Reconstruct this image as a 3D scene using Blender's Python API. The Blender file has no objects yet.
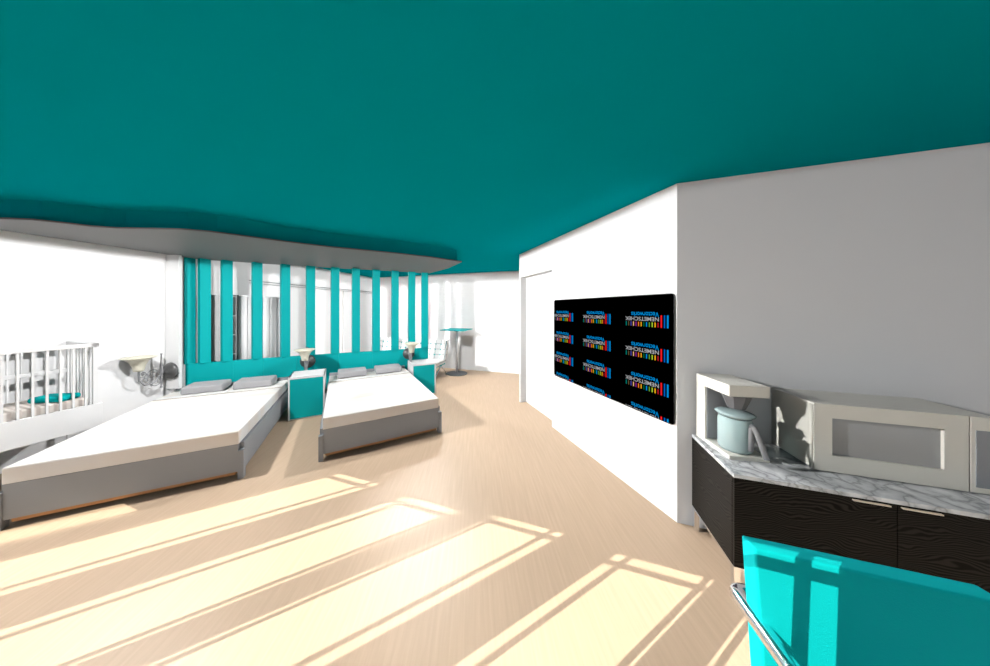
import bpy, bmesh, math, random
from mathutils import Vector, Matrix
R = math.radians
scene = bpy.context.scene
COL = scene.collection

# ------------------------------------------------------------------ camera
cam = bpy.data.cameras.new('camera')
cam.sensor_width = 36.0
cam.lens = 36.0 * 253 / 990
cam.shift_x = 20 / 990
cam.shift_y = -24 / 990
cam.clip_start = 0.02
cam_o = bpy.data.objects.new('camera', cam)
COL.objects.link(cam_o)
cam_o.location = (0, 0, 1.65)
cam_o.rotation_euler = (R(90), 0, 0)
scene.camera = cam_o

# ------------------------------------------------------------------ world, sun, unseen spots, exposure
w = bpy.data.worlds.new('sky'); scene.world = w; w.use_nodes = True
w.node_tree.nodes['Background'].inputs[0].default_value = (0.86, 0.94, 1.0, 1)
w.node_tree.nodes['Background'].inputs[1].default_value = 0.25
scene.view_settings.view_transform = 'Standard'
scene.view_settings.look = 'None'
scene.view_settings.gamma = 1
scene.view_settings.use_curve_mapping = False
scene.view_settings.exposure = 0.0
scene.cycles.diffuse_bounces = 1

sun = bpy.data.lights.new('sun', 'SUN'); sun.energy = 7.4; sun.angle = R(0.05); sun.color = (1.0, 0.97, 0.86)
sun_o = bpy.data.objects.new('sun', sun); COL.objects.link(sun_o)
SUN_DIR = Vector((0.8913, 0.4533, -0.712 * 1.0))
sun_o.rotation_euler = SUN_DIR.to_track_quat('-Z', 'Y').to_euler()

def unseen_spot(x, y, z, watts, cone=179, rad=0.06, col=(1, 1, 1), tilt=(0, 0)):
    l = bpy.data.lights.new('unseen_spot', 'SPOT'); l.energy = watts; l.spot_size = R(cone); l.spot_blend = 0.0
    l.shadow_soft_size = rad; l.color = col
    l.use_nodes = True
    nt = l.node_tree; em = nt.nodes['Emission']; fo_ = nt.nodes.new('ShaderNodeLightFalloff')
    fo_.inputs['Strength'].default_value = 1.0; nt.links.new(fo_.outputs['Constant'], em.inputs['Strength'])
    o = bpy.data.objects.new('unseen_spot', l); COL.objects.link(o); o.location = (x, y, z)
    o.rotation_euler = (0, R(tilt[0]), R(tilt[1]))
unseen_spot(-0.75, 4.0, 2.41, 25)
unseen_spot(-1.0, 5.9, 2.61, 24)
unseen_spot(-2.3, 6.3, 2.61, 14)  # added fill to whiten the walls behind the slats
unseen_spot(-3.3, 2.2, 2.42, 37, tilt=(-2.5, -10))  # added fill that reaches the wall above the cabinet

# ------------------------------------------------------------------ materials
def mat(name, col, rough=0.6, metal=0.0, spec=0.3):
    m = bpy.data.materials.new(name); m.use_nodes = True
    b = m.node_tree.nodes['Principled BSDF']
    b.inputs['Base Color'].default_value = (*col, 1)
    b.inputs['Roughness'].default_value = rough
    b.inputs['Metallic'].default_value = metal
    b.inputs['Specular IOR Level'].default_value = spec
    return m
def nodes(m): return m.node_tree.nodes, m.node_tree.links, m.node_tree.nodes['Principled BSDF']
def coords(m, scale=(1, 1, 1), rot=(0, 0, 0)):
    N, L, b = nodes(m)
    tc = N.new('ShaderNodeTexCoord'); mp = N.new('ShaderNodeMapping')
    mp.inputs['Scale'].default_value = scale; mp.inputs['Rotation'].default_value = rot
    L.new(tc.outputs['Object'], mp.inputs['Vector']); return mp.outputs['Vector']
def ramp(m, fac, stops):
    N, L, b = nodes(m)
    r = N.new('ShaderNodeValToRGB'); e = r.color_ramp.elements
    while len(e) < len(stops): e.new(0.5)
    for s, (p, c) in zip(e, stops): s.position = p; s.color = (*c, 1)
    L.new(fac, r.inputs[0]); return r.outputs[0]

WHITE = mat('white_paint', (0.86, 0.86, 0.86), 0.7, 0, 0.2)
SHADEW = mat('shaded_white_paint', (0.68, 0.685, 0.695), 0.7, 0, 0.2)  # white paint darkened: the wall's shade is put into its colour
TEAL = mat('teal_paint', (0.0, 0.38, 0.39), 0.6, 0, 0.15)
CEIL = mat('teal_ceiling_paint', (0.0, 0.285, 0.32), 0.8, 0, 0.0)
SOFFIT = mat('grey_canopy', (0.15, 0.15, 0.152), 0.5, 0, 0.12)
LACQ = mat('white_lacquer', (0.84, 0.84, 0.84), 0.5, 0, 0.3)
BEDG = mat('bed_grey', (0.33, 0.345, 0.365), 0.6, 0, 0.2)
PILG = mat('pillow_grey', (0.42, 0.42, 0.43), 0.8, 0, 0.1)
WOODO = mat('orange_wood', (0.50, 0.25, 0.10), 0.5)
SEAM = mat('tan_seam', (0.36, 0.27, 0.22), 0.8)
IRON = mat('dark_iron', (0.10, 0.10, 0.10), 0.35, 0.3, 0.5)
SPIN = mat('spindle_grey', (0.30, 0.30, 0.31), 0.4, 0.3, 0.5)
CREAM = mat('cream_glass', (0.80, 0.76, 0.62), 0.35, 0, 0.4)
CHROME = mat('chrome', (0.88, 0.89, 0.93), 0.15, 1.0)
SATIN = mat('satin_metal', (0.72, 0.72, 0.74), 0.35, 0.35, 0.6)
BLACKG = mat('screen_black', (0.0, 0.0, 0.0), 0.5, 0, 0.0)
DARKP = mat('dark_plastic', (0.02, 0.02, 0.02), 0.4)
BASEG = mat('dark_grey_base', (0.07, 0.075, 0.08), 0.5)
MICRO = mat('beige_enamel', (0.70, 0.68, 0.61), 0.3, 0, 0.45)
MGLASS = mat('microwave_glass', (0.36, 0.37, 0.37), 0.08, 0, 0.6)
MDISP = mat('microwave_display', (0.26, 0.27, 0.29), 0.2, 0, 0.5)
COFF = mat('coffee_cream', (0.84, 0.82, 0.74), 0.45, 0, 0.3)
GREYPL = mat('grey_plastic', (0.30, 0.30, 0.31), 0.4)
FUNNEL = mat('funnel_grey', (0.13, 0.13, 0.135), 0.35)
PALE = mat('pale_handle', (0.85, 0.74, 0.60), 0.35, 0.2)
LEATHER = mat('white_leather', (0.85, 0.85, 0.84), 0.5)
SHELFG = mat('shelf_white', (0.72, 0.72, 0.72), 0.6)

# upholstery with a fine grain
CLOTH = mat('teal_cloth', (0.0, 0.39, 0.40), 0.85, 0, 0.1)
N, L, b = nodes(CLOTH)
n = N.new('ShaderNodeTexNoise'); n.inputs['Scale'].default_value = 260; L.new(coords(CLOTH), n.inputs['Vector'])
bp = N.new('ShaderNodeBump'); bp.inputs['Strength'].default_value = 0.25; bp.inputs['Distance'].default_value = 0.002
L.new(n.outputs['Fac'], bp.inputs['Height']); L.new(bp.outputs[0], b.inputs['Normal'])

# maple floor: long faint streaks
FLOOR = mat('maple_floor', (0.6, 0.45, 0.3), 0.45, 0, 0.25)
N, L, b = nodes(FLOOR)
v = coords(FLOOR, (22, 1.3, 1), (0, 0, R(38)))
n1 = N.new('ShaderNodeTexNoise'); n1.inputs['Scale'].default_value = 2.2; n1.inputs['Detail'].default_value = 6; L.new(v, n1.inputs['Vector'])
c = ramp(FLOOR, n1.outputs['Fac'], [(0.3, (0.53, 0.39, 0.27)), (0.55, (0.565, 0.417, 0.292)), (0.75, (0.595, 0.445, 0.315))])
L.new(c, b.inputs['Base Color'])

# marble
MARBLE = mat('marble', (0.8, 0.8, 0.8), 0.25, 0, 0.4)
N, L, b = nodes(MARBLE)
v = coords(MARBLE, (1, 1, 1))
nz = N.new('ShaderNodeTexNoise'); nz.inputs['Scale'].default_value = 6; nz.inputs['Detail'].default_value = 5; L.new(v, nz.inputs['Vector'])
mx = N.new('ShaderNodeMixRGB'); mx.inputs[0].default_value = 0.24; L.new(v, mx.inputs[1]); L.new(nz.outputs['Color'], mx.inputs[2])
vo = N.new('ShaderNodeTexVoronoi'); vo.feature = 'DISTANCE_TO_EDGE'; vo.inputs['Scale'].default_value = 9; L.new(mx.outputs[0], vo.inputs['Vector'])
c1 = ramp(MARBLE, vo.outputs['Distance'], [(0.0, (0.42, 0.43, 0.44)), (0.07, (0.70, 0.72, 0.73)), (0.3, (0.92, 0.93, 0.93))])
c2 = ramp(MARBLE, nz.outputs['Fac'], [(0.35, (0.6, 0.61, 0.62)), (0.55, (1, 1, 1))])
mm = N.new('ShaderNodeMixRGB'); mm.blend_type = 'MULTIPLY'; mm.inputs[0].default_value = 0.8
L.new(c1, mm.inputs[1]); L.new(c2, mm.inputs[2]); L.new(mm.outputs[0], b.inputs['Base Color'])

# dark oak with wavy grain
OAK = mat('dark_oak', (0.03, 0.025, 0.02), 0.5, 0, 0.08)
N, L, b = nodes(OAK)
v = coords(OAK, (1, 1, 2.3), (R(8), R(14), 0))
nz = N.new('ShaderNodeTexNoise'); nz.inputs['Scale'].default_value = 4.5; nz.inputs['Detail'].default_value = 1.0; L.new(v, nz.inputs['Vector'])
mx = N.new('ShaderNodeMixRGB'); mx.inputs[0].default_value = 0.2; L.new(v, mx.inputs[1]); L.new(nz.outputs['Color'], mx.inputs[2])
wv = N.new('ShaderNodeTexWave'); wv.bands_direction = 'Z'; wv.inputs['Scale'].default_value = 15; wv.inputs['Distortion'].default_value = 9
wv.inputs['Detail'].default_value = 1; wv.inputs['Detail Scale'].default_value = 0.7; L.new(mx.outputs[0], wv.inputs['Vector'])
L.new(ramp(OAK, wv.outputs['Fac'], [(0.2, (0.003, 0.0025, 0.002)), (0.8, (0.022, 0.019, 0.016))]), b.inputs['Base Color'])

# cream bedding with faint streaks
SHEET = mat('white_bedding', (0.86, 0.83, 0.8), 0.8, 0, 0.1)
N, L, b = nodes(SHEET)
nz = N.new('ShaderNodeTexNoise'); nz.inputs['Scale'].default_value = 1.6; nz.inputs['Detail'].default_value = 3
L.new(coords(SHEET, (0.6, 5, 1), (0, 0, R(20))), nz.inputs['Vector'])
L.new(ramp(SHEET, nz.outputs['Fac'], [(0.35, (0.86, 0.80, 0.74)), (0.6, (0.87, 0.86, 0.85))]), b.inputs['Base Color'])
# crib mattress: soft vertical stripes
STRIPE = mat('striped_mattress', (0.8, 0.7, 0.6), 0.8, 0, 0.1)
N, L, b = nodes(STRIPE)
wv = N.new('ShaderNodeTexWave'); wv.bands_direction = 'Y'; wv.inputs['Scale'].default_value = 7; L.new(coords(STRIPE), wv.inputs['Vector'])
L.new(ramp(STRIPE, wv.outputs['Fac'], [(0.2, (0.60, 0.53, 0.48)), (0.8, (0.86, 0.80, 0.74))]), b.inputs['Base Color'])
# tufted leather grid
GRIDL = mat('white_tufted_leather', (0.86, 0.86, 0.85), 0.5, 0, 0.3)
N, L, b = nodes(GRIDL)
bk = N.new('ShaderNodeTexBrick'); bk.offset = 0; bk.inputs['Scale'].default_value = 1; bk.inputs['Brick Width'].default_value = 0.145
bk.inputs['Row Height'].default_value = 0.13; bk.inputs['Mortar Size'].default_value = 0.006
bk.inputs['Color1'].default_value = (0.86, 0.86, 0.85, 1); bk.inputs['Color2'].default_value = (0.86, 0.86, 0.85, 1); bk.inputs['Mortar'].default_value = (0.42, 0.44, 0.44, 1)
sp = N.new('ShaderNodeSeparateXYZ'); cb = N.new('ShaderNodeCombineXYZ')
L.new(coords(GRIDL), sp.inputs[0]); L.new(sp.outputs[0], cb.inputs[0]); L.new(sp.outputs[2], cb.inputs[1])
L.new(cb.outputs[0], bk.inputs['Vector']); L.new(bk.outputs['Color'], b.inputs['Base Color'])
# tinted glass of the coffee pot
POT = bpy.data.materials.new('aqua_glass'); POT.use_nodes = True
N, L = POT.node_tree.nodes, POT.node_tree.links; N.clear()
o_ = N.new('ShaderNodeOutputMaterial'); tr = N.new('ShaderNodeBsdfTransparent'); tr.inputs[0].default_value = (0.90, 1.0, 1.0, 1)
gl = N.new('ShaderNodeBsdfGlossy'); gl.inputs['Roughness'].default_value = 0.05
df = N.new('ShaderNodeBsdfDiffuse'); df.inputs[0].default_value = (0.78, 1.0, 1.0, 1)
fr = N.new('ShaderNodeFresnel'); fr.inputs[0].default_value = 1.45
m1 = N.new('ShaderNodeMixShader'); m1.inputs[0].default_value = 0.5; L.new(tr.outputs[0], m1.inputs[1]); L.new(df.outputs[0], m1.inputs[2])
m2 = N.new('ShaderNodeMixShader'); L.new(fr.outputs[0], m2.inputs[0]); L.new(m1.outputs[0], m2.inputs[1]); L.new(gl.outputs[0], m2.inputs[2])
L.new(m2.outputs[0], o_.inputs[0])

# ------------------------------------------------------------------ helpers
class MB:
    def __init__(s): s.bm = bmesh.new()
    def box(s, x0, x1, y0, y1, z0, z1, bev=0.0, M=None, seg=2):
        t = bmesh.new(); bmesh.ops.create_cube(t, size=1)
        bmesh.ops.scale(t, vec=(x1 - x0, y1 - y0, z1 - z0), verts=t.verts)
        bmesh.ops.translate(t, vec=((x0 + x1) / 2, (y0 + y1) / 2, (z0 + z1) / 2), verts=t.verts)
        if bev: bmesh.ops.bevel(t, geom=t.edges[:], offset=bev, segments=seg, affect='EDGES', profile=0.5)
        return s._in(t, M)
    def _in(s, t, M=None):
        if M is not None: bmesh.ops.transform(t, matrix=M, verts=t.verts)
        me = bpy.data.meshes.new('t'); t.to_mesh(me); t.free(); s.bm.from_mesh(me); bpy.data.meshes.remove(me); return s
    def prism(s, pts, z0, z1, M=None):
        t = bmesh.new()
        a = [t.verts.new((x, y, z0)) for x, y in pts]; b_ = [t.verts.new((x, y, z1)) for x, y in pts]
        n_ = len(pts); t.faces.new(a[::-1]); t.faces.new(b_)
        for i in range(n_): t.faces.new((a[i], a[(i + 1) % n_], b_[(i + 1) % n_], b_[i]))
        bmesh.ops.recalc_face_normals(t, faces=t.faces); return s._in(t, M)
    def lathe(s, prof, M=None, n_=32):
        t = bmesh.new(); rings = []
        for r, z in prof:
            rings.append([t.verts.new((r * math.cos(2 * math.pi * k / n_), r * math.sin(2 * math.pi * k / n_), z)) for k in range(n_)])
        for a, b_ in zip(rings, rings[1:]):
            for k in range(n_): t.faces.new((a[k], a[(k + 1) % n_], b_[(k + 1) % n_], b_[k]))
        bmesh.ops.remove_doubles(t, verts=t.verts, dist=1e-5)
        for f in t.faces: f.smooth = True
        bmesh.ops.recalc_face_normals(t, faces=t.faces)
        return s._in(t, M)
    def tube(s, pts, r, n_=12, M=None, closed=False, radii=None):
        t = bmesh.new(); P = [Vector(p) for p in pts]; rings = []; up = None
        for i, p in enumerate(P):
            if closed: d = (P[(i + 1) % len(P)] - P[i - 1]).normalized()
            else: d = (P[min(i + 1, len(P) - 1)] - P[max(i - 1, 0)]).normalized()
            if up is None:
                up = Vector((0, 0, 1)) if abs(d.z) < 0.9 else Vector((1, 0, 0))
            u_ = d.cross(up)
            if u_.length < 1e-4: u_ = d.orthogonal()
            u_.normalize(); v_ = u_.cross(d).normalized(); up = v_
            rr = radii[i] if radii else r
            rings.append([t.verts.new(p + rr * (math.cos(2 * math.pi * k / n_) * u_ + math.sin(2 * math.pi * k / n_) * v_)) for k in range(n_)])
        seq = list(zip(rings, rings[1:])) + ([(rings[-1], rings[0])] if closed else [])
        for a, b_ in seq:
            for k in range(n_):
                f = t.faces.new((a[k], a[(k + 1) % n_], b_[(k + 1) % n_], b_[k])); f.smooth = True
        if not closed: t.faces.new(rings[0][::-1]); t.faces.new(rings[-1])
        bmesh.ops.recalc_face_normals(t, faces=t.faces)
        return s._in(t, M)
    def build(s, name, m, parent=None):
        me = bpy.data.meshes.new(name); s.bm.to_mesh(me); s.bm.free(); me.materials.append(m)
        o = bpy.data.objects.new(name, me); COL.objects.link(o)
        if parent: o.parent = parent
        return o
def thing(name, label, cat, loc, rz=0, group=None):
    o = bpy.data.objects.new(name, None); COL.objects.link(o); o.empty_display_size = 0.1
    o.location = loc; o.rotation_euler = (0, 0, R(rz)); tag(o, label, cat, group); return o
def tag(o, label, cat, group=None):
    o['label'] = label; o['category'] = cat
    if group: o['group'] = group
    return o
def struct(o): o['kind'] = 'structure'; return o
def copy_tree(o, parent=None):
    c = o.copy(); COL.objects.link(c)
    if parent: c.parent = parent
    for ch in [x for x in bpy.data.objects if x.parent == o]: copy_tree(ch, c)
    return c
def rounded(pts, r=0.05, n_=6):
    """fillet an open polyline"""
    P = [Vector(p) for p in pts]; out = [P[0]]
    for a, b_, c in zip(P, P[1:], P[2:]):
        u_ = (a - b_).normalized(); v_ = (c - b_).normalized(); q0 = b_ + u_ * r; q1 = b_ + v_ * r
        for k in range(n_ + 1):
            t = k / n_; out.append((1 - t) ** 2 * q0 + 2 * t * (1 - t) * b_ + t * t * q1)
    out.append(P[-1]); return out

HC = 2.62
# facade frame: u along the window wall, n into the room
AU = -18.5
U = Vector((math.cos(R(AU)), math.sin(R(AU)))); NN = Vector((-U.y, U.x))
def un(u, n_): p = U * u + NN * n_; return (p.x, p.y)
def wall(name, a, b_, th, z0=0, z1=HC, m=WHITE, side=1):
    """wall slab with its face on the line a-b, thickness behind it"""
    a = Vector(a); b_ = Vector(b_); L_ = (b_ - a).length; ang = math.atan2(b_.y - a.y, b_.x - a.x)
    mb = MB(); mb.box(0, L_, 0, th * side, z0, z1) if side > 0 else mb.box(0, L_, th * side, 0, z0, z1)
    o = mb.build(name, m); o.location = (a.x, a.y, 0); o.rotation_euler = (0, 0, ang); return struct(o)

# ------------------------------------------------------------------ room shell
FN = -0.62
lw = lambda y: -5.509 + 0.3 * y
LWD = Vector((0.2873, 0.9578))
CORN = (lw(7.86), 7.86)
LF = (lw(1.08), 1.08)
room = [LF, CORN, (2.9, 5.85), (4.9, 0.8), un(5.2, FN)]
struct(MB().prism([(-5.7, 0.9), (-3.4, 8.3), (3.6, 6.2), (5.7, 0.2), (4.9, -2.6), (-5.2, 0.9)], -0.1, 0).build('floor', FLOOR))
struct(MB().prism([(-5.7, 0.9), (-3.4, 8.3), (3.6, 6.2), (5.7, 0.2), (4.75, -2.265), (-5.32, 1.104)], HC, HC + 0.1).build('ceiling', CEIL))
# left wall with its wide sliding door opening
p = lambda y: (lw(y), y)
wall('wall_left', LF, p(4.62), 0.12)
o = wall('wall_left_far', p(4.62), CORN, 0.12, 2.19, HC)
o = wall('wall_left_end', p(7.80), CORN, 0.12, 0, 2.19)
# far wall
far_end = (CORN[0] + 6.3 * U.x, CORN[1] + 6.3 * U.y)
wall('wall_back', CORN, far_end, 0.12)
# television wall (runs from the shaded wall corner away from the camera)
TD = Vector((-0.2890, 0.9573)); T0 = Vector((1.561, 1.955))
def tw(t): q = T0 + TD * t; return (q.x, q.y)
wall('wall_right', tw(0), tw(1.665), 0.25, side=-1)
wall('wall_right_header', tw(1.665), tw(2.665), 0.25, 2.205, HC, side=-1)
wall('wall_right_end', tw(2.625), tw(2.665), 0.25, 0, 2.205, m=WHITE, side=-1)
# white wall above the counter, shade in its colour, parallel with the windows
g1 = un(5.2, NN.dot(T0))
wall('wall_front_right', (T0.x, T0.y), g1, 0.12, m=SHADEW)
wall('wall_far_right', un(5.2, FN), g1, 0.12, side=-1)
wall('wall_corridor', (2.35, 4.9), far_end, 0.12, side=-1)
wall('wall_corridor_side', (T0 + TD * 2.665 + Vector((0.2394, 0.0723)))[:], (2.35, 4.9), 0.12, side=-1)
# plain door set back in the television wall
d = MB(); d.box(0.0, 0.96, -0.16, -0.115, 0, 2.205)
door = d.build('door_1', WHITE); door.location = (*tw(1.665), 0); door.rotation_euler = (0, 0, math.atan2(TD.y, TD.x)); struct(door)
# sliding doors in the left wall behind the slats
sd = thing('door_2', 'x', 'x', (*p(4.62), 0), math.degrees(math.atan2(LWD.y, LWD.x)))
for k in ('label', 'category'): del sd[k]
struct(sd)
Ls = (7.80 - 4.62) / LWD.y
MB().box(0, Ls, 0.02, 0.06, 2.14, 2.19).build('door_rail', LACQ, sd)
MB().box(0, 2.28, 0.055, 0.085, 0, 2.14).build('sliding_panel', WHITE, sd)
MB().box(2.24, Ls, 0.025, 0.05, 0, 2.14).build('sliding_panel', WHITE, sd)
MB().box(2.20, 2.25, 0.0, 0.03, 0, 2.14).build('door_post', LACQ, sd)
MB().box(0, Ls, 0.0, 0.012, 2.163, 2.174).build('rail_seam', BASEG, sd)
MB().box(0, Ls, 0.0, 0.012, 2.125, 2.133).build('rail_seam', GREYPL, sd)
# pilaster beside the bed head
struct(MB().box(-4.43, -4.24, 3.62, 3.66, 0.51, 2.425).build('trim_1', WHITE))

# ------------------------------------------------------------------ window wall behind the camera
ZS, FO = 0.28, 0.611
wins = []   # (u0,u1, bar1, bar2, ztop, bar z)
def win(u0, u1, b1, b2, far):
    zt = (1.976 if far else 1.925) - FN; s = -FO
    zb = ((1.920, 1.883) if far else (1.857, 1.820))
    wins.append((u0 + s, u1 + s, (b1[0] + s, b1[1] + s), (b2[0] + s, b2[1] + s), zt, (zb[1] - FN, zb[0] - FN)))
win(-4.62, -4.300, (-4.34, -4.315), None or (-4.34, -4.315), False)
per = 1.648
for k in (-1, 0, 1, 2):
    o_ = k * per
    win(-2.433 + o_ + (0.013 if k == -1 else 0), -1.905 + o_, (-2.408 + o_, -2.380 + o_), (-2.001 + o_, -1.968 + o_), True)
    if k < 2: win(-1.530 + o_, -0.997 + o_, (-1.463 + o_, -1.430 + o_), (-1.045 + o_, -1.015 + o_), False)
w0 = list(wins[0]); w0[4] = 1.72; w0[5] = (1.71, 1.72); wins[0] = tuple(w0)  # leftmost window's top lowered to cut its sun patch short
wins.sort()
fac = MB(); prev = -5.26
zmax = HC
for (u0, u1, b1, b2, zt, zb) in wins:
    fac.box(prev, u0, -0.006, 0, 0, HC)
    fac.box(u0, u1, -0.006, 0, 0, ZS); fac.box(u0, u1, -0.006, 0, zt, HC)
    prev = u1
fac.box(prev, 5.2, -0.006, 0, 0, HC)
fo = fac.build('wall_front', WHITE); fo.location = (*un(0, FN), 0); fo.rotation_euler = (0, 0, R(AU)); struct(fo)
for i, (u0, u1, b1, b2, zt, zb) in enumerate(wins):
    m = MB(); m.box(b1[0], b1[1], -0.003, 0.003, ZS, zt)
    if b2 != b1: m.box(b2[0], b2[1], -0.003, 0.003, ZS, zt)
    m.box(u0, u1, -0.003, 0.003, zb[0], zb[1])
    m.box(u0, u1, -0.03, 0.05, ZS - 0.02, ZS)
    wo = m.build('window_%d' % (i + 1), LACQ); wo.location = (*un(0, FN), 0); wo.rotation_euler = (0, 0, R(AU)); struct(wo)

# ------------------------------------------------------------------ slatted screen and canopy
PL = [(-4.37, 3.81), (-3.88, 4.06), (-3.55, 4.25), (-3.14, 4.45), (-2.55, 4.73), (-2.0, 4.95), (-1.0, 5.42)]
scr = thing('slatted_screen', 'teal slatted room divider with solid lower panels behind the two beds', 'room divider', (PL[0][0], PL[0][1], 0))
O = Vector((PL[0][0], PL[0][1]))
for a, b_ in zip(PL, PL[1:]):
    a = Vector(a); b_ = Vector(b_); ang = math.atan2(b_.y - a.y, b_.x - a.x)
    M = Matrix.Translation((a.x - O.x, a.y - O.y, 0)) @ Matrix.Rotation(ang, 4, 'Z')
    mb = MB(); mb.box(0.0, (b_ - a).length - 0.002, 0, 0.06, 0, 0.82, M=M); mb.build('lower_panel', TEAL, scr)
cent = [(-4.345, 3.84), (-4.178, 3.908), (-3.946, 4.026), (-3.619, 4.21), (-3.277, 4.383), (-2.941, 4.545), (-2.604, 4.705), (-2.278, 4.839), (-1.943, 4.977), (-1.617, 5.13), (-1.312, 5.273), (-1.065, 5.389)]
for i, (x, y) in enumerate(cent):
    an = -20 - 50 * i / 11; hw = 0.060 + 0.008 * i / 11
    q = Vector((x - O.x, y - O.y)) + Vector((-0.45, 0.89)) * 0.03 - Vector((0.9, 0.44)) * (0.014 if i < 6 else 0.0)
    M = Matrix.Translation((q.x, q.y, 0)) @ Matrix.Rotation(R(an + 90), 4, 'Z')
    mb = MB(); mb.box(-hw, hw, -0.045, 0.045, 0.82, 2.425, M=M); mb.build('slat', TEAL, scr)
can = [(-4.72, 2.30), (-4.40, 2.22), (-4.09, 2.179), (-3.871, 2.21), (-3.74, 2.29), (-3.62, 2.39), (-3.45, 2.44), (-3.2, 2.455), (-2.876, 2.475), (-2.667, 2.556), (-2.495, 2.686), (-2.303, 2.842), (-2.087, 3.01), (-1.827, 3.178), (-1.511, 3.34), (-1.117, 3.533), (-0.671, 3.80), (-0.214, 4.172),
       (-0.50, 4.80), (-0.97, 5.46), (-1.0, 5.50), (-2.0, 5.05), (-2.58, 4.83), (-3.17, 4.55), (-3.58, 4.35), (-3.91, 4.16), (-4.29, 3.98)]
struct(MB().prism([(-4.76, 2.40), (-4.45, 2.28), (-4.10, 2.235), (-3.88, 2.265), (-3.72, 2.36), (-3.60, 2.46), (-3.45, 2.50), (-3.2, 2.515), (-2.876, 2.535), (-2.667, 2.616), (-2.495, 2.746), (-2.303, 2.902), (-2.087, 3.07), (-1.827, 3.238), (-1.511, 3.40), (-1.117, 3.593), (-0.671, 3.86), (-0.30, 4.19),
       (-0.55, 4.75), (-0.97, 5.40), (-2.0, 5.0), (-2.58, 4.77), (-3.17, 4.5), (-3.91, 4.12), (-4.31, 3.94)], 2.4405, HC).build('added_bulkhead', CEIL))  # teal bulkhead added to cover the dark gap between canopy and ceiling
cn = MB().prism(can, 2.425, 2.44).build('ceiling_canopy', SOFFIT)
tag(cn, 'grey wavy edged canopy hanging above the beds, meeting the teal slats', 'canopy')

# ------------------------------------------------------------------ beds
def make_bed(label, fl, rz, W, Ln, pillows):
    t = thing('bed', label, 'bed', (fl[0], fl[1], 0), rz, 'beds against the teal slatted screen')
    f = MB(); f.box(0.005, W - 0.005, 0.0, 0.03, 0.07, 0.335); f.build('footboard', BEDG, t)
    for x in (-0.03, W - 0.005):
        MB().box(x, x + 0.035, 0.04, Ln, 0.07, 0.335).build('side_rail', BEDG, t)
    for x in (-0.04, W - 0.005):
        MB().box(x, x + 0.045, -0.012, 0.04, 0, 0.275).build('leg', BEDG, t)
        MB().box(x + 0.01, x + 0.045, Ln - 0.07, Ln, 0, 0.069).build('leg', BEDG, t)
    s = MB(); s.box(0.03, W - 0.03, 0.02, 0.045, 0.035, 0.07); s.box(0.02, 0.045, 0.045, Ln - 0.05, 0.035, 0.07); s.box(W - 0.045, W - 0.02, 0.045, Ln - 0.05, 0.035, 0.07)
    s.build('wooden_underframe', WOODO, t)['label'] = 'orange-brown wooden strip under the frame'
    MB().box(0.036, W - 0.036, 0.046, Ln - 0.01, 0.07, 0.30).build('slatted_base', BEDG, t)
    MB().box(0.0, W, 0.0, Ln - 0.03, 0.336, 0.455, 0.004).build('mattress', SHEET, t)
    MB().box(0.004, W - 0.004, 0.004, Ln - 0.50, 0.455, 0.459, 0.0015).build('bed_cover', SHEET, t)
    MB().box(0.002, W - 0.002, Ln - 0.47, Ln - 0.36, 0.455, 0.461, 0.002).build('folded_edge', SHEET, t)
    for y0 in (Ln - 0.495, Ln - 0.445): MB().box(0.001, W - 0.001, y0, y0 + 0.010, 0.4552, 0.4605).build('seam', SEAM, t)['label'] = 'thin tan seam across the bedding'
    MB().box(0.0, W, Ln - 0.03, Ln, 0.07, 0.50).build('headboard', BEDG, t)
    return t
def pillow(label, bed, x, y, w_, l_=0.32, h=0.105):
    t = MB().box(-w_ / 2, w_ / 2, -l_ / 2, l_ / 2, 0, h, 0.02, seg=2).build('pillow', PILG)
    tag(t, label, 'pillow', 'grey pillows at the bed heads')
    c, s = math.cos(bed.rotation_euler.z), math.sin(bed.rotation_euler.z)
    t.location = (bed.location.x + c * x - s * y, bed.location.y + s * x + c * y, 0.4615)
    t.rotation_euler = (0, 0, bed.rotation_euler.z); 
    for f in t.data.polygons: f.use_smooth = False
    return t
bed1 = make_bed('large white bed with grey frame nearest the crib', (-3.532, 1.887), 25, 1.36, 2.03, 2)
bed2 = make_bed('white bed with grey frame standing between the two teal nightstands', (-1.655, 2.75), 28.1, 1.325, 2.03, 2)
pillow('grey pillow nearest the scroll wall lamp, on the bed by the crib', bed1, 0.42, 1.81, 0.44)
pillow('grey pillow nearest the nightstand, on the bed by the crib', bed1, 0.98, 1.81, 0.46)
pillow('left grey pillow on the bed between the nightstands', bed2, 0.36, 1.835, 0.46, 0.30)
pillow('right grey pillow on the bed between the nightstands', bed2, 0.97, 1.835, 0.46, 0.30)

# ------------------------------------------------------------------ nightstands
def nightstand(label, fl, rz, W=0.43, D=0.44, Hh=0.635):
    t = thing('nightstand', label, 'nightstand', (fl[0], fl[1], 0), rz, 'nightstands with teal fronts')
    c = MB(); c.box(0, 0.018, 0, D, 0, Hh); c.box(W - 0.018, W, 0, D, 0, Hh); c.box(0.018, W - 0.018, 0.015, D, 0, 0.03); c.box(0.018, W - 0.018, D - 0.015, D, 0.03, Hh - 0.025)
    c.build('cabinet_body', LACQ, t)
    MB().box(0, W, 0, D, Hh - 0.03, Hh, 0.002).build('top', LACQ, t)
    MB().box(0.020, W - 0.020, 0.003, 0.02, 0.018, Hh - 0.032).build('door', TEAL, t)['label'] = 'flat teal door'
    return t
nightstand('teal fronted white nightstand standing between the two beds', (-2.745, 3.715), 28, 0.462)
nightstand('teal fronted white nightstand on the bar table side of the second bed', (-1.172, 4.74), 26, 0.45, 0.44, 0.605)

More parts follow.
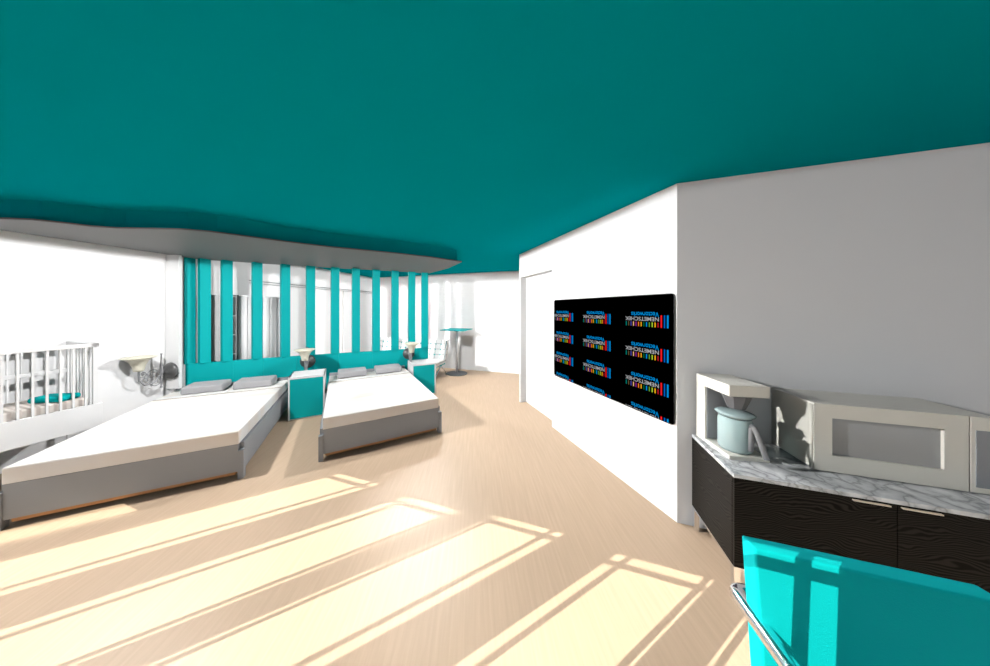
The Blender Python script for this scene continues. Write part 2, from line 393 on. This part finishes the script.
# ------------------------------------------------------------------ wall lamps
def sconce(label, loc, rz):
    """local -y points out of the wall"""
    t = thing('wall_lamp', label, 'wall lamp', loc, rz, 'iron scroll wall lamps')
    Mx = Matrix.Rotation(R(90), 4, 'X')   # lathe z -> -y
    MB().lathe([(0, 0.0), (0.115, 0.0), (0.118, 0.012), (0.10, 0.035), (0.06, 0.06), (0.02, 0.075), (0.012, 0.09), (0, 0.095)], M=Mx).build('wall_mount', IRON, t)
    MB().lathe([(0, -0.235), (0.018, -0.235), (0.018, -0.225), (0.010, -0.22), (0.014, -0.12), (0.03, 0), (0.014, 0.12), (0.010, 0.22), (0.018, 0.225), (0.018, 0.235), (0, 0.235)],
               M=Matrix.Translation((0, -0.11, 0.03)) @ Matrix.Scale(0.55, 4, (0, 1, 0)), n_=16).build('spindle', SPIN, t)
    def spiral(cy, cz, r0, a0, turns, sgn):
        return [(0, cy + (r0 * (1 - 0.8 * k / 30)) * math.cos(a0 + sgn * turns * 2 * math.pi * k / 30), cz + (r0 * (1 - 0.8 * k / 30)) * math.sin(a0 + sgn * turns * 2 * math.pi * k / 30)) for k in range(31)]
    sc = MB()
    sc.tube(spiral(-0.20, 0.00, 0.065, 0, 1.6, 1), 0.005, 6)
    sc.tube(spiral(-0.17, -0.12, 0.06, math.pi / 2, 1.5, -1), 0.005, 6)
    sc.tube(spiral(-0.27, -0.07, 0.05, 0, 1.4, -1), 0.005, 6)
    sc.tube(spiral(-0.29, 0.02, 0.045, math.pi, 1.3, 1), 0.005, 6)
    sc.build('scroll', SPIN, t)
    MB().tube([(0, -0.10, 0.0), (0, -0.18, -0.12), (0, -0.27, -0.13), (0, -0.325, -0.06), (0, -0.33, 0.06), (0, -0.33, 0.10)], 0.011, 8).build('arm', SPIN, t)
    MB().lathe([(0.0, 0.07), (0.045, 0.07), (0.05, 0.10), (0.06, 0.15), (0.085, 0.20), (0.125, 0.235), (0.158, 0.25), (0.154, 0.255), (0.12, 0.243), (0.08, 0.21), (0.055, 0.16), (0.04, 0.105), (0, 0.09)],
               M=Matrix.Translation((0, -0.33, 0))).build('lamp_shade', CREAM, t)
    return t
sconce('scroll wall lamp with cream shade at the corner behind the crib', (-4.335, 3.615, 0.77), -6)
sconce('scroll wall lamp with cream shade above the nightstand between the beds', (-2.985, 4.52, 0.72), 26)
sconce('scroll wall lamp with cream shade above the nightstand nearest the bar table', (-1.375, 5.235, 0.73), 25)

# ------------------------------------------------------------------ crib
cr = thing('crib', 'white slatted baby crib along the left wall', 'crib', (-3.995, 2.68, 0), -16.7)
CW, CL = 0.58, 1.26
for (x, y) in ((-0.035, -0.035), (-CW, -0.035), (-0.035, -CL), (-CW, -CL)):
    MB().box(x + 0.007, x + 0.035, y + 0.007, y + 0.035, 0, 1.25).build('corner_post', LACQ, cr)
def rail(x0, x1, y0, y1, z0, z1, name='rail', m=LACQ): MB().box(x0, x1, y0, y1, z0, z1, 0.002).build(name, m, cr)
rail(-0.045, 0.0, -CL - 0.01, 0.01, 1.25, 1.29, 'top_rail'); rail(-CW, -CW + 0.045, -CL - 0.01, 0.01, 1.25, 1.29, 'top_rail')
rail(-CW, -0.0, -0.04, 0.01, 1.25, 1.29, 'top_rail'); rail(-CW, 0, -CL - 0.01, -CL + 0.04, 1.25, 1.29, 'top_rail')
rail(-0.03, 0.004, -CL, 0.03, 0.40, 0.65, 'side_panel'); rail(-CW, -CW + 0.03, -CL, 0, 0.40, 0.65, 'side_panel')
rail(-CW + .03, -0.03, -0.03, 0.0, 0.40, 0.65, 'end_panel'); rail(-CW + .03, -0.03, -CL, -CL + 0.03, 0.40, 0.65, 'end_panel')
rail(-CW + 0.005, -CW + 0.03, -CL + .03, -0.03, 0.95, 0.99, 'back_rail')
for k in range(17):
    y = -0.070 - 0.0697 * k
    if y > -CL + 0.05:
        MB().box(-0.024, -0.006, y - 0.0065, y + 0.0065, 0.65, 1.25).build('bar', LACQ, cr)
        MB().box(-CW + 0.006, -CW + 0.024, y - 0.0065, y + 0.0065, 0.65, 1.25).build('bar', LACQ, cr)
for k in range(7):
    x = -0.09 - 0.067 * k
    MB().box(x - 0.011, x + 0.011, -0.026, -0.008, 0.65, 1.25).build('bar', LACQ, cr)
    MB().box(x - 0.011, x + 0.011, -CL + 0.008, -CL + 0.026, 0.65, 1.25).build('bar', LACQ, cr)
cm = MB().box(-CW + 0.045, -0.045, -CL + 0.045, -0.045, 0.5, 0.72, 0.012).build('mattress', STRIPE, cr)
cm['label'] = 'beige striped crib mattress'
cp = MB().box(-0.13, 0.13, -0.085, 0.085, 0, 0.055, 0.022, seg=3).build('crib_pillow', CLOTH)
tag(cp, 'small flat teal pillow lying on the crib mattress', 'pillow')
cM = Matrix.Translation((-3.995, 2.68, 0)) @ Matrix.Rotation(R(-16.7), 4, 'Z')
cp.location = (cM @ Vector((-0.22, -0.185, 0.722))); cp.rotation_euler = (0, 0, R(10))

# ------------------------------------------------------------------ shelves and wardrobe behind the screen
AL = math.degrees(math.atan2(LWD.y, LWD.x))
bs = thing('bookcase', 'narrow white open bookcase seen between the leftmost teal slats', 'bookcase', (lw(4.10) + 0.004, 4.10, 0), AL)
bc = MB(); bc.box(0, 0.02, -0.19, 0, 0, 1.88); bc.box(0.22, 0.24, -0.19, 0, 0, 1.88); bc.box(0.02, 0.22, -0.02, 0, 0, 1.88); bc.build('bookcase_frame', SHELFG, bs)
for z in (0.2, 0.55, 0.89, 1.21, 1.53, 1.85): MB().box(0.02, 0.22, -0.19, -0.02, z, z + 0.02).build('shelf', SHELFG, bs)
wd = thing('wardrobe', 'white fluted wardrobe standing behind the teal slats by the left wall', 'wardrobe', (lw(4.35) + 0.004, 4.35, 0), AL)
MB().box(0, 0.86, -0.20, 0, 0, 1.89).build('wardrobe_body', SHELFG, wd)  # duller white: the dimmer light behind the slats is put into the colour
fl = MB()
for k in range(7):
    M = Matrix.Translation((0.062 + k * 0.1225, -0.20, 0.03)) @ Matrix.Scale(0.55, 4, (0, 1, 0))
    fl.lathe([(0, 0), (0.06, 0), (0.06, 1.84), (0, 1.84)], M=M, n_=24)
fl.build('fluted_front', SHELFG, wd)

# ------------------------------------------------------------------ lounge sofa and bar table by the back wall
so = thing('lounge_sofa', 'white tufted lounge sofa with crossed chrome legs by the back wall', 'sofa', (*un(-3.68, 5.62), 0), AU)
SW = 2.06
tilt = Matrix.Translation((0, 0.02, 0.42)) @ Matrix.Rotation(R(-16), 4, 'X')
bk_ = MB().box(-SW / 2, SW / 2, 0, 0.09, 0.0, 0.47, 0.012, M=tilt).build('back_cushion', GRIDL, so)
MB().box(-SW / 2, SW / 2, -0.56, 0.06, 0.33, 0.42, 0.012).build('seat_cushion', GRIDL, so)
MB().box(-SW / 2 + 0.02, SW / 2 - 0.02, -0.52, 0.04, 0.30, 0.33).build('seat_strap', CLOTH, so)
for i in range(13):
    for j in range(3):
        M = tilt @ Matrix.Translation((-SW / 2 + 0.16 + i * 0.145, -0.004, 0.10 + j * 0.13))
        MB().lathe([(0, -0.016), (0.016, -0.010), (0.016, 0.010), (0, 0.016)], M=M, n_=8).build('tufting_button', TEAL, so)['label'] = 'teal button'
for x in (-SW / 2 + 0.03, SW / 2 - 0.03):
    c1_ = [(x, -0.50, 0.012), (x, -0.40, 0.14), (x, -0.22, 0.25), (x, -0.02, 0.34), (x, 0.07, 0.60), (x, 0.14, 0.85)]
    c2_ = [(x, 0.12, 0.012), (x, 0.05, 0.13), (x, -0.10, 0.24), (x, -0.30, 0.31), (x, -0.52, 0.325)]
    MB().tube(c1_, 0.013, 8).build('leg', CHROME, so); MB().tube(c2_, 0.013, 8).build('leg', CHROME, so)
ta = thing('bar_table', 'tall bar table with teal square top and round dark foot', 'table', (-0.465, 6.47, 0), AU)
MB().lathe([(0, 0), (0.27, 0), (0.27, 0.012), (0.20, 0.025), (0.05, 0.04), (0, 0.045)], n_=40).build('base', BASEG, ta)
MB().lathe([(0, 0.04), (0.028, 0.04), (0.028, 1.10), (0, 1.10)], n_=20).build('pole', SATIN, ta)
MB().box(-0.32, 0.32, -0.32, 0.32, 1.115, 1.135, 0.003).build('tabletop', TEAL, ta)
MB().lathe([(0, 1.07), (0.03, 1.07), (0.13, 1.105), (0.13, 1.115), (0, 1.115)], n_=20).build('top_plate', BASEG, ta)

# ------------------------------------------------------------------ television with its screen pattern
tvo = thing('television', 'large black wall mounted television showing a repeated upside-down logo', 'television', (*tw(1.60), 0.741), math.degrees(math.atan2(-TD.y, -TD.x)))
# local x runs towards the shaded wall, local -y out of the wall... face at y=-0.04
TWd, THt = 1.59, 1.033
pts = []
for cx_, cz_, a0 in ((TWd - .03, THt - .03, 0), (.03, THt - .03, 90), (.03, .03, 180), (TWd - .03, .03, 270)):
    for k in range(5):
        a = R(a0 + 22.5 * k); pts.append((cx_ + .03 * math.cos(a), cz_ + .03 * math.sin(a)))
MX = Matrix.Rotation(R(90), 4, 'X')     # prism z -> -y
MB().prism(pts, 0.001, 0.012, M=MX).build('casing', DARKP, tvo)
inset = [(min(max(x, 0.006), TWd - .006), min(max(z, 0.006), THt - .006)) for x, z in pts]
scn = MB().prism(inset, 0.012, 0.013, M=MX).build('screen', BLACKG, tvo)
def emi(name, col, s=1.0):
    m = bpy.data.materials.new(name); m.use_nodes = True; N_, L_, b_ = nodes(m)
    b_.inputs['Base Color'].default_value = (0, 0, 0, 1); b_.inputs['Specular IOR Level'].default_value = 0
    b_.inputs['Emission Color'].default_value = (*col, 1); b_.inputs['Emission Strength'].default_value = s; return m
def srgb(r, g, b_):
    f = lambda c: (c / 255 / 12.92) if c <= 10 else ((c / 255 + 0.055) / 1.055) ** 2.4
    return (f(r), f(g), f(b_))
LM = [emi('glow_light_blue', srgb(0, 140, 215)), emi('glow_blue', srgb(0, 95, 190)), emi('glow_red', srgb(235, 30, 38)), emi('glow_grey', srgb(165, 165, 168))]
ticks = [(170, 25, 40), (245, 175, 20), (165, 200, 50), (95, 150, 50), (0, 140, 220), (0, 100, 50), (235, 165, 30), (230, 120, 30), (135, 40, 145), (235, 175, 125), (75, 70, 160), (95, 75, 45), (0, 120, 110)]
LM += [emi('glow_tick_%s' % 'abcdefghijklm'[i], srgb(*c)) for i, c in enumerate(ticks)]
def text_bm(body, w_, h, bold=0.0):
    cu = bpy.data.curves.new('t', 'FONT'); cu.body = body; cu.size = 1; cu.offset = bold
    ob = bpy.data.objects.new('t', cu); COL.objects.link(ob)
    dg = bpy.context.evaluated_depsgraph_get(); me = bpy.data.meshes.new_from_object(ob.evaluated_get(dg))
    bpy.data.objects.remove(ob); bpy.data.curves.remove(cu)
    xs = [v_.co.x for v_ in me.vertices]; ys = [v_.co.y for v_ in me.vertices]
    x0, x1, y0, y1 = min(xs), max(xs), min(ys), max(ys)
    for v_ in me.vertices: v_.co.x = (v_.co.x - x0) / (x1 - x0) * w_; v_.co.y = (v_.co.y - y0) / (y1 - y0) * h
    return me
# upright logo: bars at left, coloured ticks on top, grey word, blue word below; then turned by 180 degrees
base = bmesh.new()
def rect(x0, x1, y0, y1, mi):
    vs = [base.verts.new(c) for c in ((x0, y0, 0), (x1, y0, 0), (x1, y1, 0), (x0, y1, 0))]
    base.faces.new(vs).material_index = mi
rect(0, .013, 0, .103, 0); rect(.027, .037, 0, .103, 1); rect(.052, .064, 0, .103, 2)
for i in range(13): rect(.080 + i * .0253, .0895 + i * .0253, .062, .102, 4 + i)
for body, w_, h, x, y, mi, bo in (('NEMETSCHEK', .322, .034, .078, .018, 3, .015), ('Vectorworks', .258, .042, .078, -.026, 0, .012)):
    me = text_bm(body, w_, h, bo); n0 = len(base.faces); me.transform(Matrix.Translation((x, y, 0)))
    base.from_mesh(me); bpy.data.meshes.remove(me); base.faces.ensure_lookup_table()
    for f in base.faces[n0:]: f.material_index = mi
# origin of a tile = its light blue bar corner; in tv coordinates: x = TW - (t - 0.01), turned by 180
for ci in range(3):
    for ri in range(5):
        t_ = base.copy()
        X = 1.60 - (0.054 + 0.5735 * ci); Zt = 1.599 + 0.2745 - 0.2745 * ri - 0.741   # top right corner of the turned tile
        bmesh.ops.transform(t_, matrix=Matrix.Translation((X, Zt, 0)) @ Matrix.Rotation(math.pi, 4, 'Z'), verts=t_.verts)
        for co, no in (((0.008, 0, 0), (-1, 0, 0)), ((TWd - .008, 0, 0), (1, 0, 0)), ((0, .008, 0), (0, -1, 0)), ((0, THt - .008, 0), (0, 1, 0))):
            bmesh.ops.bisect_plane(t_, geom=t_.verts[:] + t_.edges[:] + t_.faces[:], plane_co=co, plane_no=no, clear_outer=True)
        if not t_.faces: t_.free(); continue
        bmesh.ops.transform(t_, matrix=Matrix.Translation((0, -0.0137, 0)) @ Matrix.Rotation(R(90), 4, 'X'), verts=t_.verts)
        me = bpy.data.meshes.new('logo'); t_.to_mesh(me); t_.free()
        for m in LM: me.materials.append(m)
        lo = bpy.data.objects.new('logo', me); COL.objects.link(lo); lo.parent = scn
base.free()

# ------------------------------------------------------------------ kitchen counter
CT = 0.705
co_ = thing('low_cabinet', 'low dark oak cabinet on metal legs against the shaded wall', 'cabinet', (1.488, 1.454, 0), AU)
CLn, CD = 1.93, 0.485
MB().box(0, CLn, 0.018, CD, 0.17, CT - 0.022).build('cabinet_body', OAK, co_)
for k in range(3):
    d_ = MB().box(0.002 + k * 0.636, 0.634 + k * 0.636, 0.0, 0.018, 0.17, CT - 0.024).build('door', OAK, co_)
    hx = (0.476, 0.645, 1.76)[k]
    MB().box(hx, hx + 0.13, -0.012, -0.002, CT - 0.036, CT - 0.030).build('handle', PALE, d_)
for x in (0.0, CLn - 0.03):
    for y in (0.0, CD - 0.035): MB().box(x, x + 0.03, y, y + 0.03, 0, 0.155).build('leg', CHROME, co_)
fr_ = MB(); fr_.box(0, CLn, 0, 0.03, 0.155, 0.169); fr_.box(0, CLn, CD - 0.035, CD - 0.005, 0.155, 0.169); fr_.box(0, 0.03, 0.03, CD - .035, 0.155, 0.169); fr_.box(CLn - .03, CLn, 0.03, CD - .035, 0.155, 0.169)
fr_.build('metal_frame', CHROME, co_)
wt = MB().box(-0.003, CLn + 0.003, -0.004, CD, 0, 0.022, 0.002).build('worktop', MARBLE); wt.location = (1.488, 1.454, CT - 0.0219); wt.rotation_euler = (0, 0, R(AU))
tag(wt, 'white marble worktop with grey veins on the dark low cabinet', 'worktop')

# ------------------------------------------------------------------ microwave
mw = thing('microwave', 'large beige microwave oven standing on the marble worktop', 'microwave', (1.987, 1.482, CT), -18.3)
MW, MDp, MH = 0.69, 0.34, 0.394
MB().box(0, MW, 0.03, MDp, 0.006, MH, 0.004).build('housing', MICRO, mw)
for x in (0.03, MW - 0.06):
    for y in (0.05, MDp - 0.06): MB().box(x, x + 0.03, y, y + 0.03, 0, 0.006).build('foot', DARKP, mw)
WX0, WX1, WZ0, WZ1 = 0.076, 0.498, 0.100, 0.315
dr = MB(); DX0, DX1 = 0.0, 0.58
dr.box(DX0, WX0, 0, 0.029, 0.006, MH); dr.box(WX1, DX1, 0, 0.029, 0.006, MH); dr.box(WX0, WX1, 0, 0.029, 0.006, WZ0); dr.box(WX0, WX1, 0, 0.029, WZ1, MH)
do = dr.build('door', MICRO, mw)
MB().box(WX0, WX1, 0.014, 0.024, WZ0, WZ1).build('door_window', MGLASS, do)['label'] = 'grey glass window'
cpn = MB().box(0.585, MW, 0.0, 0.029, 0.006, MH, 0.002).build('control_panel', MICRO, mw)
MB().box(0.602, 0.68, -0.003, 0.0, 0.035, 0.325).build('display', MDISP, cpn)
MB().tube([(-0.004, 0.012, 0.01), (-0.004, 0.012, MH - 0.01)], 0.007, 10).build('hinge', MICRO, mw)

# ------------------------------------------------------------------ coffee maker
cf = thing('coffee_maker', 'cream C-shaped coffee maker on the counter corner left of the microwave', 'coffee maker', (1.598, 1.589, CT), -10.2)
FW, FD = 0.214, 0.305
MB().box(0, FW, FD - 0.09, FD, 0.0, 0.395, 0.003).build('water_column', COFF, cf)
MB().box(0, FW, 0, FD, 0.395, 0.467, 0.003).build('top_housing', COFF, cf)
MB().box(0, FW, 0, FD - 0.091, 0, 0.024, 0.002).build('base_plate', COFF, cf)
MB().box(0.01, FW - 0.01, FD - 0.096, FD - 0.0905, 0.03, 0.39).build('back_panel', GREYPL, cf)
MB().lathe([(0, 0.295), (0.045, 0.295), (0.08, 0.394), (0, 0.394)], M=Matrix.Translation((FW / 2, 0.10, 0)), n_=8).build('filter_basket', FUNNEL, cf)
for f in bpy.data.objects['filter_basket'].data.polygons: f.use_smooth = False
pot = thing('coffee_pot', 'pale aqua glass coffee pot with grey handle inside the coffee maker', 'coffee pot', (0, 0, 0), -10.2)
cfM = Matrix.Translation((1.598, 1.589, CT)) @ Matrix.Rotation(R(-10.2), 4, 'Z')
pot.location = cfM @ Vector((0.10, 0.10, 0.0245))
MB().lathe([(0, 0.0), (0.078, 0.0), (0.084, 0.02), (0.084, 0.19), (0.078, 0.21), (0.074, 0.215), (0.074, 0.20), (0.079, 0.18), (0.079, 0.02), (0, 0.006)]).build('glass_jug', POT, pot)
MB().lathe([(0, 0.222), (0.078, 0.216), (0.095, 0.232), (0.098, 0.238), (0.08, 0.246), (0, 0.25)]).build('lid', POT, pot)
hd = Matrix.Rotation(R(-72), 4, 'Z')
MB().tube(rounded([(0.085, 0, 0.03), (0.088, 0, 0.185), (0.105, 0, 0.185), (0.165, 0, 0.02)], 0.008, 3), 0.017, 4, M=hd).build('handle', GREYPL, pot)

# ------------------------------------------------------------------ teal cantilever armchair
ch = thing('armchair', 'bright teal padded armchair with chrome arms in front of the dark cabinet', 'armchair', (0.916, 0.829, 0), -17.6)
BW, BT = 0.532, 0.064
bp_ = MB().box(0, BW, 0, BT, 0.450, 0.858, 0.007, seg=3, M=Matrix.Translation((0, BT, 0.858)) @ Matrix.Rotation(R(-6), 4, 'X') @ Matrix.Translation((0, -BT, -0.858))).build('backrest', CLOTH, ch)
MB().box(0, BW, -0.47, -0.05, 0.345, 0.425, 0.015, seg=3).build('seat', CLOTH, ch)
inv = (Matrix.Translation((0.916, 0.829, 0)) @ Matrix.Rotation(R(-17.6), 4, 'Z')).inverted()
W_ = lambda x, y, z: tuple(inv @ Vector((x, y, z)))
Lp = [W_(0.888, 0.885, 0.71), W_(0.779, 0.425, 0.71), W_(0.779, 0.425, 0.02), W_(0.86, 0.90, 0.02)]
Lp = [W_(0.944, 0.919, 0.628), W_(0.840, 0.464, 0.628), W_(0.840, 0.464, 0.023), W_(0.92, 0.93, 0.023)]
a0, a1, a2, a3 = [Vector(q) for q in Lp]
mir = lambda q: Vector((BW - q.x, q.y, q.z))
a0 = Vector((a0.x, a0.y, a0.z))
path = [a3, a2, a1, a0]
full = path + [mir(q) for q in reversed(path)]
full = [Vector(q) for q in full]
full2 = rounded([tuple(q) for q in full], 0.03, 5)
MB().tube(full2, 0.025, 14).build('chrome_frame', CHROME, ch)
MB().tube([tuple(a3), tuple(mir(a3))], 0.023, 12).build('floor_bar', CHROME, ch)
MB().tube([(-0.04, -0.235, 0.37), (BW + 0.04, -0.235, 0.37)], 0.010, 10).build('seat_bar', CHROME, ch)
